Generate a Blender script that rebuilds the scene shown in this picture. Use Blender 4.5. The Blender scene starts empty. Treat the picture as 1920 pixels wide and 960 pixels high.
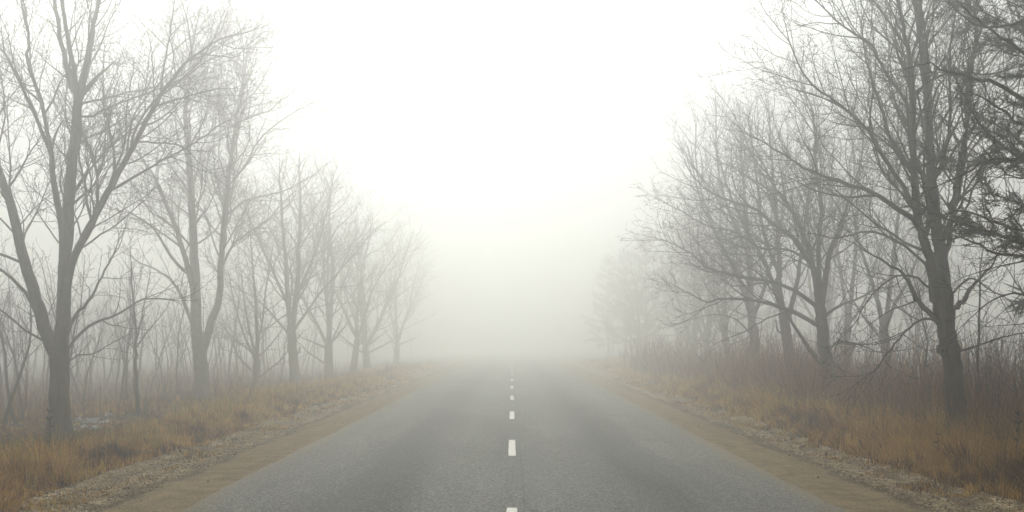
import bpy, math, random
import numpy as np
from mathutils import Vector
R = math.radians
sc = bpy.context.scene
COL = sc.collection

# ------------------------------------------------------------------ camera
F = 2211.0            # focal length in pixels of a 1920 px wide frame
EYE = 1.85
YH = 640.0            # horizon row in that frame
cam_d = bpy.data.cameras.new("camera")
cam = bpy.data.objects.new("camera", cam_d); COL.objects.link(cam)
cam.location = (0, 0, EYE); cam.rotation_euler = (R(90), 0, 0)
cam_d.sensor_width = 36; cam_d.lens = 36 * F / 1920
cam_d.shift_y = (YH - 480) / 1920
cam_d.clip_end = 3000; cam_d.clip_start = 0.05
sc.camera = cam

# ------------------------------------------------------------------ sky, sun, exposure
SUN_EL, SUN_AZ = R(41), R(-8)       # behind the fog, ahead and a little to the left
w = bpy.data.worlds.new("World"); sc.world = w; w.use_nodes = True
nt = w.node_tree; nt.nodes.clear()
wo = nt.nodes.new("ShaderNodeOutputWorld"); bg = nt.nodes.new("ShaderNodeBackground")
sky = nt.nodes.new("ShaderNodeTexSky"); sky.sky_type = 'NISHITA'; sky.sun_disc = False
sky.sun_elevation = SUN_EL; sky.sun_rotation = SUN_AZ
sky.air_density = 1.0; sky.dust_density = 6.0; sky.ozone_density = 1.0
hs = nt.nodes.new("ShaderNodeHueSaturation"); hs.inputs["Saturation"].default_value = 0.12
mx = nt.nodes.new("ShaderNodeMix"); mx.data_type = 'RGBA'; mx.inputs[0].default_value = 0.72
mx.inputs[7].default_value = (8.7, 9.1, 9.4, 1)          # even white overcast over the clear sky
nt.links.new(sky.outputs[0], hs.inputs["Color"]); nt.links.new(hs.outputs[0], mx.inputs[6])
nt.links.new(mx.outputs[2], bg.inputs[0]); bg.inputs[1].default_value = 0.13
nt.links.new(bg.outputs[0], wo.inputs[0])
sl = bpy.data.lights.new("sun", 'SUN'); sl.energy = 3.2; sl.angle = R(40); sl.color = (1, .98, .95)
so = bpy.data.objects.new("sun", sl); COL.objects.link(so)
sd = Vector((math.sin(SUN_AZ) * math.cos(SUN_EL), math.cos(SUN_AZ) * math.cos(SUN_EL), math.sin(SUN_EL)))
so.rotation_euler = sd.to_track_quat('Z', 'Y').to_euler()
sc.view_settings.view_transform = 'Standard'; sc.view_settings.look = 'None'
sc.view_settings.exposure = -0.60; sc.view_settings.gamma = 1
HAZE_DENSITY = 0.0195
sc.cycles.max_bounces = 10; sc.cycles.volume_bounces = 6; sc.cycles.diffuse_bounces = 3
sc.cycles.use_denoising = True
sc.cycles.use_adaptive_sampling = False

# ------------------------------------------------------------------ helpers
def tag(o, label=None, cat=None, group=None, kind=None):
    if label: o["label"] = label
    if cat: o["category"] = cat
    if group: o["group"] = group
    if kind: o["kind"] = kind
    return o
def empty(name, loc, label, cat, group=None, rz=0):
    o = bpy.data.objects.new(name, None); COL.objects.link(o)
    o.location = loc; o.rotation_euler = (0, 0, rz); o.empty_display_size = .2
    return tag(o, label, cat, group)
def link_mesh(name, V, Fc, mat, parent=None, smooth=False, attr=None):
    """V (n,3); Fc list of (m,k) face index arrays; attr per-vertex float"""
    me = bpy.data.meshes.new(name)
    V = np.asarray(V, np.float32)
    me.vertices.add(len(V)); me.vertices.foreach_set("co", V.ravel())
    loops = np.concatenate([f.ravel() for f in Fc]).astype(np.int32)
    tot = np.concatenate([np.full(len(f), f.shape[1], np.int32) for f in Fc])
    st = np.concatenate([[0], np.cumsum(tot)[:-1]]).astype(np.int32)
    me.loops.add(len(loops)); me.loops.foreach_set("vertex_index", loops)
    me.polygons.add(len(tot)); me.polygons.foreach_set("loop_start", st); me.polygons.foreach_set("loop_total", tot)
    if smooth: me.polygons.foreach_set("use_smooth", np.ones(len(tot), bool))
    me.update(calc_edges=True)
    if attr is not None:
        a = me.attributes.new("vary", 'FLOAT', 'POINT'); a.data.foreach_set("value", np.asarray(attr, np.float32))
    if mat: me.materials.append(mat)
    o = bpy.data.objects.new(name, me); COL.objects.link(o)
    if parent: o.parent = parent
    return o

def _h(ix, iy, s):
    n = (ix.astype(np.int64) * 374761393 + iy.astype(np.int64) * 668265263 + s * 1442695041) & 0x7fffffff
    n = ((n ^ (n >> 13)) * 1274126177) & 0x7fffffff
    return ((n ^ (n >> 16)) & 0xffff) / 65535.0
def vnoise(x, y, s=0):
    x = np.asarray(x, float); y = np.asarray(y, float)
    ix = np.floor(x); iy = np.floor(y); fx = x - ix; fy = y - iy
    fx = fx * fx * (3 - 2 * fx); fy = fy * fy * (3 - 2 * fy)
    a = _h(ix, iy, s); b = _h(ix + 1, iy, s); c = _h(ix, iy + 1, s); d = _h(ix + 1, iy + 1, s)
    return (a * (1 - fx) + b * fx) * (1 - fy) + (c * (1 - fx) + d * fx) * fy
def fbm(x, y, s=0, n=4):
    t = 0; a = .5
    for k in range(n):
        t = t + a * (vnoise(x, y, s + k * 7) - .5) * 2; x = x * 2.03 + 5.1; y = y * 2.03 + 1.7; a *= .5
    return t
def ss(a, b, x):
    t = np.clip((x - a) / (b - a), 0, 1); return t * t * (3 - 2 * t)

def edge(y, side):                       # where the gravel gives way to grass
    return 5.85 + .22 * fbm(np.asarray(y) / 2.2, 0 * np.asarray(y) + side * 9, 3, 4) + (.25 if side > 0 else 0) * ss(16, 12, np.asarray(y, float))
def ground_z(x, y):
    x = np.asarray(x, float); y = np.asarray(y, float); a = np.abs(x)
    e = np.where(x > 0, edge(y, 1), edge(y, -1))
    z = -.07 * ss(3.9, 6.0, a)
    gm = ss(4.2, 4.7, a) * (1 - ss(e - .05, e + .25, a))
    z = z + gm * (.055 * fbm(x / .45, y / 5.0, 11, 3) + .030 * fbm(x / .22, y / .35, 12, 3))
    z = z + ss(3.75, 4.2, a) * .012 * fbm(x / .3, y / 1.2, 14, 3)
    z = z - .10 * np.exp(-((a - e - .12) / .13) ** 2) + .05 * np.exp(-((a - e + .18) / .14) ** 2) * (.5 + vnoise(y / 1.3, x * 0, 5))
    right = (x > 0)
    z = z + np.where(right, .16 * ss(6.2, 9.5, a) + .0 * a, -.20 * ss(6.6, 10.5, a) - .25 * ss(11, 18, a))
    z = z + ss(6.1, 7.5, a) * (.12 * fbm(x / 2.3, y / 2.6, 21, 4))
    z = z + .45 * ss(16, 60, a) * fbm(x / 25, y / 25, 31, 3)
    return z
def gz(x, y): return float(ground_z(np.array([x]), np.array([y]))[0])

# ------------------------------------------------------------------ materials
def new_mat(name, rough=.85, spec=.25):
    m = bpy.data.materials.new(name); m.use_nodes = True
    n = m.node_tree; b = n.nodes["Principled BSDF"]
    b.inputs["Roughness"].default_value = rough; b.inputs["Specular IOR Level"].default_value = spec
    return m, n, b
def N(n, t, **kw):
    o = n.nodes.new(t)
    for k, v in kw.items(): setattr(o, k, v)
    return o
def noise(n, vec, scale, detail=4, rough=.55):
    o = N(n, "ShaderNodeTexNoise"); o.inputs["Scale"].default_value = scale
    o.inputs["Detail"].default_value = detail; o.inputs["Roughness"].default_value = rough
    n.links.new(vec, o.inputs["Vector"]); return o.outputs["Fac"]
def ramp(n, fac, stops):
    o = N(n, "ShaderNodeValToRGB"); n.links.new(fac, o.inputs[0])
    e = o.color_ramp.elements
    while len(e) < len(stops): e.new(.5)
    for el, (p, c) in zip(e, stops):
        el.position = p; el.color = (c if len(c) == 4 else (*c, 1)) if isinstance(c, tuple) else (c, c, c, 1)
    return o.outputs[0]
def mix(n, fac, a, b, blend='MIX'):
    o = N(n, "ShaderNodeMix", data_type='RGBA', blend_type=blend)
    for i, v in ((0, fac), (6, a), (7, b)):
        if isinstance(v, (int, float)): o.inputs[i].default_value = v
        elif isinstance(v, tuple): o.inputs[i].default_value = (*v, 1) if len(v) == 3 else v
        else: n.links.new(v, o.inputs[i])
    return o.outputs[2]
def math_(n, op, a, b=None, c=None):
    o = N(n, "ShaderNodeMath", operation=op)
    for i, v in enumerate((a, b, c)):
        if v is None: continue
        if isinstance(v, (int, float)): o.inputs[i].default_value = v
        else: n.links.new(v, o.inputs[i])
    return o.outputs[0]
def mrange(n, v, a, b, c=0., d=1.):
    o = N(n, "ShaderNodeMapRange"); o.interpolation_type = 'SMOOTHSTEP'
    n.links.new(v, o.inputs[0])
    for i, q in enumerate((a, b, c, d)): o.inputs[i + 1].default_value = q
    return o.outputs[0]
def bump(n, b, h, strength, dist):
    o = N(n, "ShaderNodeBump"); o.inputs["Strength"].default_value = strength; o.inputs["Distance"].default_value = dist
    n.links.new(h, o.inputs["Height"]); n.links.new(o.outputs[0], b.inputs["Normal"])
def scaled(n, vec, s):
    o = N(n, "ShaderNodeMapping"); o.inputs["Scale"].default_value = s; n.links.new(vec, o.inputs[0]); return o.outputs[0]

def bark(name, c0, c1, c2, moss=(.05, .07, .03), mossamt=.3):
    m, n, b = new_mat(name, .92, .15)
    g = N(n, "ShaderNodeNewGeometry").outputs["Position"]
    st = scaled(n, g, (1, 1, .22))
    a = noise(n, st, 22, 6, .65); l = noise(n, g, 1.7, 4, .6)
    c = ramp(n, a, [(.32, c0), (.5, c1), (.68, c2)])
    c = mix(n, mrange(n, l, .52, .66, 0, mossamt), c, moss)
    c = mix(n, .65, c, ramp(n, noise(n, g, 5, 3), [(.3, .72), (.7, 1.0)]), 'MULTIPLY')
    n.links.new(c, b.inputs["Base Color"]); bump(n, b, a, .9, .03)
    return m
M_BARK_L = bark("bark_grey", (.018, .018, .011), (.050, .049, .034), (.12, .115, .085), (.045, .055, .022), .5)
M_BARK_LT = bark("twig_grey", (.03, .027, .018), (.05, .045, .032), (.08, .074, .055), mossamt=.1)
M_BARK_P = bark("bark_fog_faded", (.12, .12, .095), (.22, .215, .18), (.32, .31, .27), mossamt=.2)  # bark lightened for farther trees: the fog's fade put into the colour
M_BARK_FADET = bark("twig_fog_faded", (.16, .155, .125), (.21, .20, .165), (.27, .26, .22), mossamt=.1)  # their twigs, lightened likewise to fade into the fog by colour
M_BARK_R = bark("bark_dark", (.008, .007, .006), (.022, .019, .015), (.06, .05, .036), (.028, .033, .014), .4)
M_BARK_RT = bark("twig_dark", (.012, .010, .008), (.022, .018, .014), (.034, .028, .022), mossamt=.1)
M_BARK_M = bark("bark_brown", (.010, .008, .005), (.032, .026, .017), (.075, .062, .044), (.03, .036, .015), .4)
M_BARK_MT = bark("twig_brown", (.02, .017, .012), (.034, .029, .021), (.055, .047, .034), mossamt=.1)
M_PINEBARK = bark("pine_bark", (.03, .02, .014), (.07, .045, .03), (.13, .085, .055), mossamt=.1)

def attr_mat(name, stops, rough=.85, patch=None):
    m, n, b = new_mat(name, rough, .12)
    a = N(n, "ShaderNodeAttribute", attribute_name="vary").outputs["Fac"]
    c = ramp(n, a, stops)
    if patch:
        g = N(n, "ShaderNodeNewGeometry").outputs["Position"]
        c = mix(n, mrange(n, noise(n, g, patch[0], 3), patch[1], patch[2]), c, patch[3], 'MULTIPLY')
    n.links.new(c, b.inputs["Base Color"]); return m
M_GRASS = attr_mat("dry_grass", [(0, (.030, .012, .003)), (.3, (.17, .070, .012)), (.58, (.66, .37, .07)), (.82, (.86, .66, .24)), (1, (.34, .31, .06))], patch=(.55, .45, .7, (.72, .62, .5)))
M_GREEN = attr_mat("green_grass", [(0, (.04, .06, .015)), (.6, (.10, .13, .035)), (1, (.22, .20, .08))])
M_BRUSH = attr_mat("brush_stems", [(0, (.025, .009, .004)), (.5, (.20, .075, .026)), (1, (.48, .24, .085))])
M_NEEDLE = attr_mat("pine_needles", [(0, (.016, .030, .018)), (.6, (.032, .055, .032)), (1, (.07, .085, .045))])

# ground
M_GROUND, n, b = new_mat("ground", .95, .12)
P = N(n, "ShaderNodeNewGeometry").outputs["Position"]
sx = N(n, "ShaderNodeSeparateXYZ"); n.links.new(P, sx.inputs[0])
ax = math_(n, 'ABSOLUTE', sx.outputs[0])
wob = noise(n, P, .8, 4, .6)
axw = math_(n, 'ADD', ax, math_(n, 'MULTIPLY', math_(n, 'SUBTRACT', wob, .5), 1.1))
f1 = noise(n, P, 26, 6, .72); f2 = noise(n, scaled(n, P, (3.2, .25, 1)), 1.5, 5, .6)
f3 = noise(n, P, 3.0, 5, .6)
sand = mix(n, f2, (.15, .105, .055), (.43, .34, .205))
sand = mix(n, .9, sand, ramp(n, f1, [(.38, .45), (.62, 1.25)]), 'MULTIPLY')
sand = mix(n, .9, sand, ramp(n, f3, [(.38, .62), (.62, 1.15)]), 'MULTIPLY')
vor = N(n, "ShaderNodeTexVoronoi"); vor.inputs["Scale"].default_value = 34; n.links.new(P, vor.inputs["Vector"])
vc = N(n, "ShaderNodeSeparateColor"); n.links.new(vor.outputs["Color"], vc.inputs[0])
grav = ramp(n, vc.outputs[0], [(0, (.09, .066, .038)), (.5, (.36, .285, .185)), (.85, (.60, .50, .35)), (1, (.72, .63, .48))])
grav = mix(n, mrange(n, f3, .42, .60), grav, mix(n, .7, grav, (.45, .36, .27), 'MULTIPLY'))
grav = mix(n, mrange(n, f2, .5, .72), grav, (.10, .068, .036))
soil = mix(n, f3, (.030, .020, .012), (.090, .058, .030))
soil = mix(n, mrange(n, f1, .55, .75), soil, (.16, .09, .04))
c = mix(n, mrange(n, axw, 4.35, 4.75), sand, grav)
rut = math_(n, 'ABSOLUTE', math_(n, 'SUBTRACT', math_(n, 'ADD', axw, math_(n, 'MULTIPLY', f2, .3)), 4.80))
c = mix(n, mrange(n, rut, .22, .02, 0., .75), c, (.050, .033, .018))
rut2 = math_(n, 'ABSOLUTE', math_(n, 'SUBTRACT', math_(n, 'ADD', axw, math_(n, 'MULTIPLY', f2, .4)), 5.55))
c = mix(n, mrange(n, rut2, .16, .02, 0., .55), c, (.06, .04, .022))
c = mix(n, mrange(n, axw, 5.85, 6.1), c, soil)
c = mix(n, 1.0, c, (1.0, .97, .86), 'MULTIPLY')
n.links.new(c, b.inputs["Base Color"])
hgt = math_(n, 'ADD', math_(n, 'MULTIPLY', f1, .6), math_(n, 'MULTIPLY', vor.outputs["Distance"], .8))
bump(n, b, hgt, .9, .03)

# asphalt
M_ASPH, n, b = new_mat("asphalt", .8, .16)
P = N(n, "ShaderNodeNewGeometry").outputs["Position"]
sx = N(n, "ShaderNodeSeparateXYZ"); n.links.new(P, sx.inputs[0])
ax = math_(n, 'ABSOLUTE', sx.outputs[0])
fine = noise(n, P, 42, 3, .85); med = noise(n, P, 14, 4, .7)
lng = noise(n, scaled(n, P, (1.0, .07, 1)), 1.9, 4, .55); big = noise(n, scaled(n, P, (1, .25, 1)), .45, 4, .6)
v2 = N(n, "ShaderNodeTexVoronoi"); v2.inputs["Scale"].default_value = 48; n.links.new(P, v2.inputs["Vector"])
vs = N(n, "ShaderNodeSeparateColor"); n.links.new(v2.outputs["Color"], vs.inputs[0])
c = ramp(n, fine, [(.36, (.006, .006, .005)), (.50, (.086, .088, .075)), (.63, (.35, .352, .295))])
c = mix(n, mrange(n, vs.outputs[0], .80, .95), c, (.32, .32, .27))
# polished wheel paths, darker
d1 = math_(n, 'ABSOLUTE', math_(n, 'SUBTRACT', math_(n, 'ADD', ax, math_(n, 'MULTIPLY', math_(n, 'SUBTRACT', lng, .5), .9)), 1.75))
wp = mrange(n, d1, .85, .1, 0., .65)
c = mix(n, wp, c, mix(n, 1.0, c, (.40, .41, .42), 'MULTIPLY'))
d0 = mrange(n, math_(n, 'ADD', ax, math_(n, 'MULTIPLY', med, .05)), .45, .05, 0., .35)
c = mix(n, d0, c, mix(n, 1.0, c, (.6, .6, .6), 'MULTIPLY'))
c = mix(n, 1.0, c, ramp(n, lng, [(.3, .72), (.7, 1.30)]), 'MULTIPLY')
c = mix(n, 1.0, c, ramp(n, big, [(.3, .78), (.7, 1.22)]), 'MULTIPLY')
c = mix(n, 1.0, c, ramp(n, med, [(.35, .8), (.65, 1.15)]), 'MULTIPLY')
ed = math_(n, 'ADD', ax, math_(n, 'MULTIPLY', math_(n, 'SUBTRACT', med, .5), .8))
ed = math_(n, 'ADD', ed, math_(n, 'MULTIPLY', math_(n, 'SUBTRACT', lng, .5), .7))
c = mix(n, mrange(n, ed, 3.25, 3.75, 0., .85), c, mix(n, fine, (.14, .105, .055), (.30, .23, .125)))
n.links.new(c, b.inputs["Base Color"])
cw = N(n, "ShaderNodeVectorMath", operation='MULTIPLY_ADD'); n.links.new(P, cw.inputs[0]); cw.inputs[1].default_value = (1, .55, 1)
dn = N(n, "ShaderNodeTexNoise"); dn.inputs["Scale"].default_value = 2.2; dn.inputs["Detail"].default_value = 5; n.links.new(P, dn.inputs["Vector"])
n.links.new(dn.outputs["Color"], cw.inputs[2])
vk = N(n, "ShaderNodeTexVoronoi", feature='DISTANCE_TO_EDGE'); vk.inputs["Scale"].default_value = .42; n.links.new(cw.outputs[0], vk.inputs["Vector"])
crk = math_(n, 'MULTIPLY', mrange(n, vk.outputs["Distance"], .010, .003), mrange(n, big, .50, .60, 0., .75))
c = mix(n, crk, c, (.012, .012, .010))
seam = math_(n, 'ABSOLUTE', math_(n, 'SUBTRACT', math_(n, 'ADD', sx.outputs[0], math_(n, 'MULTIPLY', lng, .06)), .17))
c = mix(n, mrange(n, seam, .016, .006, 0., .3), c, (.014, .014, .012))
n.links.new(c, b.inputs["Base Color"])
n.links.new(mrange(n, lng, .3, .7, .70, .88), b.inputs["Roughness"])
bump(n, b, fine, .7, .010)

M_PAINT, n, b = new_mat("road_paint", .6, .3)
P = N(n, "ShaderNodeNewGeometry").outputs["Position"]
c = mix(n, mrange(n, noise(n, P, 45, 5, .8), .54, .66), (.80, .77, .68), (.19, .18, .155))
c = mix(n, mrange(n, noise(n, P, 9, 3, .6), .5, .8, 0., .35), c, (.45, .43, .37))
n.links.new(c, b.inputs["Base Color"])
M_SNOW, n, b = new_mat("snow", .6, .3)
P = N(n, "ShaderNodeNewGeometry").outputs["Position"]
n.links.new(mix(n, mrange(n, noise(n, P, 9, 4), .42, .66), (.58, .60, .61), (.22, .20, .16)), b.inputs["Base Color"]); bump(n, b, noise(n, P, 12, 4), .5, .04)
M_STONE = attr_mat("pebbles", [(0, (.09, .06, .035)), (.5, (.30, .225, .135)), (.9, (.52, .41, .27)), (1, (.7, .6, .47))])

# ------------------------------------------------------------------ terrain
def stepped(*segs):
    out = []
    for a, b_, s in segs: out += list(np.arange(a, b_ - 1e-6, s))
    return np.array(out + [segs[-1][1]])
xs = stepped((6.8, 12, .25), (12, 40, 1.2), (40, 400, 24))
xm = stepped((3.4, 6.8, .06))
xs = np.concatenate([-xs[::-1], -xm[::-1][1:], np.linspace(-3.4, 3.4, 5)[1:-1], xm[:-1], xs])
xs = np.unique(np.round(xs, 4))
ys = stepped((-150, 8, 8), (8, 30, .08), (30, 50, .2), (50, 90, .8), (90, 200, 4), (200, 400, 20))
X, Y = np.meshgrid(xs, ys)
Z = ground_z(X, Y)
V = np.stack([X, Y, Z], -1).reshape(-1, 3)
nx, ny = len(xs), len(ys)
I = (np.arange(ny - 1)[:, None] * nx + np.arange(nx - 1)[None, :]).ravel()
tag(link_mesh("ground", V, [np.stack([I, I + 1, I + nx + 1, I + nx], 1)], M_GROUND, smooth=True), kind="structure")

# road sheet with ragged edges, dashes
yr = stepped((-150, 8, 4), (8, 60, .1), (60, 400, 4))
el = -3.62 + .035 * fbm(yr / 1.9, yr * 0, 41, 4) + .04 * fbm(yr / .16, yr * 0, 42, 2)
er = 3.62 + .035 * fbm(yr / 1.9, yr * 0 + 3, 43, 4) + .04 * fbm(yr / .16, yr * 0, 44, 2)
T = np.linspace(0, 1, 5)
V = np.stack([el[:, None] * (1 - T) + er[:, None] * T, np.repeat(yr[:, None], 5, 1), np.full((len(yr), 5), .006)], -1).reshape(-1, 3)
I = (np.arange(len(yr) - 1)[:, None] * 5 + np.arange(4)[None, :]).ravel()
road = tag(link_mesh("road", V, [np.stack([I, I + 1, I + 6, I + 5], 1)], M_ASPH), kind="structure")
for k in range(-1, 19):
    yf = 13.05 + 8.97 * k; m_ = 12
    t = np.linspace(0, 1, m_)
    yy = yf - 3.05 + 3.05 * t
    rs = np.random.RandomState(k + 5)
    V = np.concatenate([np.stack([np.full(m_, s * .058) + rs.uniform(-.004, .004, m_), yy + rs.uniform(-.01, .01), np.full(m_, .010)], -1) for s in (-1, 1)])
    I = np.arange(m_ - 1)
    link_mesh("lane_dash", V, [np.stack([I, I + m_, I + m_ + 1, I + 1], 1)], M_PAINT, road)

# ------------------------------------------------------------------ tubes
def tubes(polys, name, mat, parent=None, attr=False, loc=(0, 0, 0), flute=0):
    """polys: list of (pts list, radii list); one mesh"""
    groups = {}
    for p, r in polys:
        s = 14 if r[0] > .11 else 9 if r[0] > .05 else 6 if r[0] > .02 else 4 if r[0] > .009 else 3
        groups.setdefault((s, len(p)), []).append((p, r))
    Vs, Fs, As, off = [], [], [], 0
    rs = np.random.RandomState(len(polys))
    for (s, L), lst in groups.items():
        Pt = np.array([a for a, _ in lst], float); Rd = np.array([b_ for _, b_ in lst], float)
        K = len(lst)
        Tn = np.empty_like(Pt); Tn[:, 1:-1] = Pt[:, 2:] - Pt[:, :-2]; Tn[:, 0] = Pt[:, 1] - Pt[:, 0]; Tn[:, -1] = Pt[:, -1] - Pt[:, -2]
        Tn /= np.linalg.norm(Tn, axis=-1, keepdims=True) + 1e-9
        av = Pt[:, -1] - Pt[:, 0]; av /= np.linalg.norm(av, axis=-1, keepdims=True) + 1e-9
        ref = np.where(np.abs(av[:, 1:2]) < .6, np.array([[0, 1., 0]]), np.array([[1., 0, 0]]))
        U = np.cross(Tn, ref[:, None]); U /= np.linalg.norm(U, axis=-1, keepdims=True) + 1e-9
        W = np.cross(Tn, U)
        an = np.arange(s) / s * 2 * math.pi
        rr = Rd[:, :, None] * np.ones(s)
        if flute and s >= 9:
            hgt = Pt[:, :, 2][:, :, None]
            rr = rr * (1 + flute * (np.sin(3 * an + hgt * .7) * .5 + np.sin(5 * an + 1.3 + hgt * 1.9) * .35 + .4 * (rs.rand(*rr.shape) - .5)) )
        V = Pt[:, :, None] + rr[..., None] * (np.cos(an)[None, None, :, None] * U[:, :, None] + np.sin(an)[None, None, :, None] * W[:, :, None])
        base = off + (np.arange(K) * L * s)[:, None, None] + (np.arange(L - 1) * s)[None, :, None] + np.arange(s)[None, None]
        nxt = off + (np.arange(K) * L * s)[:, None, None] + (np.arange(L - 1) * s)[None, :, None] + ((np.arange(s) + 1) % s)[None, None]
        Fs.append(np.stack([base, nxt, nxt + s, base + s], -1).reshape(-1, 4))
        Vs.append(V.reshape(-1, 3)); off += K * L * s
        if attr: As.append(np.repeat(rs.rand(K), L * s))
    return link_mesh(name, np.concatenate(Vs) - np.array(loc), Fs, mat, parent, smooth=True, attr=np.concatenate(As) if attr else None)

# ------------------------------------------------------------------ branching
def nrm(v):
    l = math.sqrt(v[0] ** 2 + v[1] ** 2 + v[2] ** 2) or 1e-9
    return (v[0] / l, v[1] / l, v[2] / l)
def dev(d, ang, az):
    up = (0, 0, 1) if abs(d[2]) < .9 else (1, 0, 0)
    u = nrm((d[1] * up[2] - d[2] * up[1], d[2] * up[0] - d[0] * up[2], d[0] * up[1] - d[1] * up[0]))
    v = (d[1] * u[2] - d[2] * u[1], d[2] * u[0] - d[0] * u[2], d[0] * u[1] - d[1] * u[0])
    ca, sa = math.cos(ang), math.sin(ang); c, s = math.cos(az) * sa, math.sin(az) * sa
    return nrm(tuple(d[i] * ca + u[i] * c + v[i] * s for i in range(3)))
def path(rng, p, d, L, r, r_end, wig, up, seg):
    n_ = max(3, min(14, int(L / seg) + 1)); st = L / n_
    pts = [p]; rad = [r]
    for i in range(n_):
        d = nrm((d[0] + rng.gauss(0, wig), d[1] + rng.gauss(0, wig), d[2] + rng.gauss(0, wig) + up))
        p = (p[0] + d[0] * st, p[1] + d[1] * st, p[2] + d[2] * st)
        pts.append(p); t = (i + 1) / n_
        rad.append(r + (r_end - r) * t ** .8)
    return pts, rad
DEF = dict(maxlev=4, space=(.42, .26, .15, .11), ratio=(.55, .5, .45, .4), ang=(42, 45, 48, 50), up=(.05, .05, .045, .03), wig=.13, minlen=.16, rmin=.0042, t0=.22, lmax=3.2)
def spawn(rng, pts, rad, lev, out, q, t0=None, Ltot=None):
    """side branches along a path, recursively"""
    if lev >= q['maxlev']: return
    seg = [math.dist(pts[i], pts[i + 1]) for i in range(len(pts) - 1)]
    L = sum(seg); LL = Ltot or L
    s = L * (q['t0'] if t0 is None else t0); az = rng.uniform(0, 6.28)
    sp = q['space'][min(lev, 3)]
    while s < L * .985:
        s += sp * rng.uniform(.5, 1.5) * (1 if s < L * .75 else .7)
        if s >= L: break
        acc = 0
        for i, g in enumerate(seg):
            if acc + g >= s: break
            acc += g
        f = (s - acc) / g; t = s / L
        p = tuple(pts[i][k] * (1 - f) + pts[i + 1][k] * f for k in range(3))
        r = rad[i] * (1 - f) + rad[i + 1] * f
        d = nrm(tuple(pts[i + 1][k] - pts[i][k] for k in range(3)))
        az += 2.4 + rng.uniform(-.6, .6)
        cl = min(q['lmax'], LL * q['ratio'][min(lev, 3)] * (1.15 - .65 * t) * rng.uniform(.5, 1.25))
        cl = max(cl, .12)
        if cl < q['minlen']:
            if rng.random() < .5: continue
        cd = dev(d, R(q['ang'][min(lev, 3)] * rng.uniform(.65, 1.3)), az)
        if q.get('flat'): cd = nrm((cd[0], cd[1] * .8, cd[2]))
        cr = max(q['rmin'], min(r * .62, .0095 * cl ** 1.1 + .002))
        a, b_ = path(rng, p, cd, cl, cr, max(q['rmin'] * .6, cr * .22), q['wig'], q['up'][min(lev, 3)], .22 if cl > .8 else .13)
        out.append((a, b_)); spawn(rng, a, b_, lev + 1, out, q)
def smooth_path(P, rad, jit, rng, sub=4):
    """Catmull-Rom through hand-placed joints"""
    n_ = len(P); out = []; ro = []
    for i in range(n_ - 1):
        p0 = P[max(0, i - 1)]; p1 = P[i]; p2 = P[i + 1]; p3 = P[min(n_ - 1, i + 2)]
        for k in range(sub):
            t = k / sub
            q = [.5 * (2 * p1[c] + (p2[c] - p0[c]) * t + (2 * p0[c] - 5 * p1[c] + 4 * p2[c] - p3[c]) * t * t + (3 * p1[c] - p0[c] - 3 * p2[c] + p3[c]) * t ** 3) for c in range(3)]
            g = (i + t) / (n_ - 1)
            j = jit if (i or k) else 0
            out.append(tuple(q[c] + rng.gauss(0, j) for c in range(3))); ro.append(rad[0] + (rad[1] - rad[0]) * g)
    out.append(P[-1]); ro.append(rad[1])
    return out, ro

def traced_tree(name, label, cat, group, base, d, limbs, q, mats, seed, flare=True, base_px=None):
    """limbs: (pixel joints, r0, r1, depth lean in m, spawn start or None). Joints lie at the tree's own distance, each limb leaning nearer or farther"""
    rng = random.Random(seed); k = d / F
    x0, y0, z0 = base
    tr, cr = [], []
    for li, (px, r0, r1, lean, t0) in enumerate(limbs):
        start_dy = 0.0
        n_ = len(px); P = []
        for i, (u, v) in enumerate(px):
            t = i / (n_ - 1)
            dy = lean[0] + (lean[1] - lean[0]) * t
            kk = k
            P.append(((u - 960) * kk, d + dy, EYE - (v - YH) * kk))
        a, b_ = smooth_path(P, (r0, r1), min(.012, r1 * .4 + .003), rng)
        if li == 0 and flare:
            H = a[0][2]
            b_ = [r_ * (1 + .8 * math.exp(-(p_[2] - z0 - .02) / .28)) for p_, r_ in zip(a, b_)]
        tr.append((a, b_))
        if t0 is not None:
            spawn(rng, a, b_, 0 if r0 > .035 else 1, cr, q, t0)
            # the limb's own tip goes on as finer wood
            dd = nrm(tuple(a[-1][c] - a[-2][c] for c in range(3)))
            for _ in range(2):
                e, f_ = path(rng, a[-1], dev(dd, R(rng.uniform(5, 25)), rng.uniform(0, 6.28)), rng.uniform(.7, 1.4) * q.get('tip', 1), max(r1 * .9, q['rmin']), q['rmin'] * .7, .09, .05, .2)
                cr.append((e, f_)); spawn(rng, e, f_, 1, cr, q, .05)
    e = empty(name, base, label, cat, group)
    tubes(tr, "trunk", mats[0], e, loc=base, flute=.045); tubes(cr, "crown", mats[1], e, loc=base)
    return e

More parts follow.
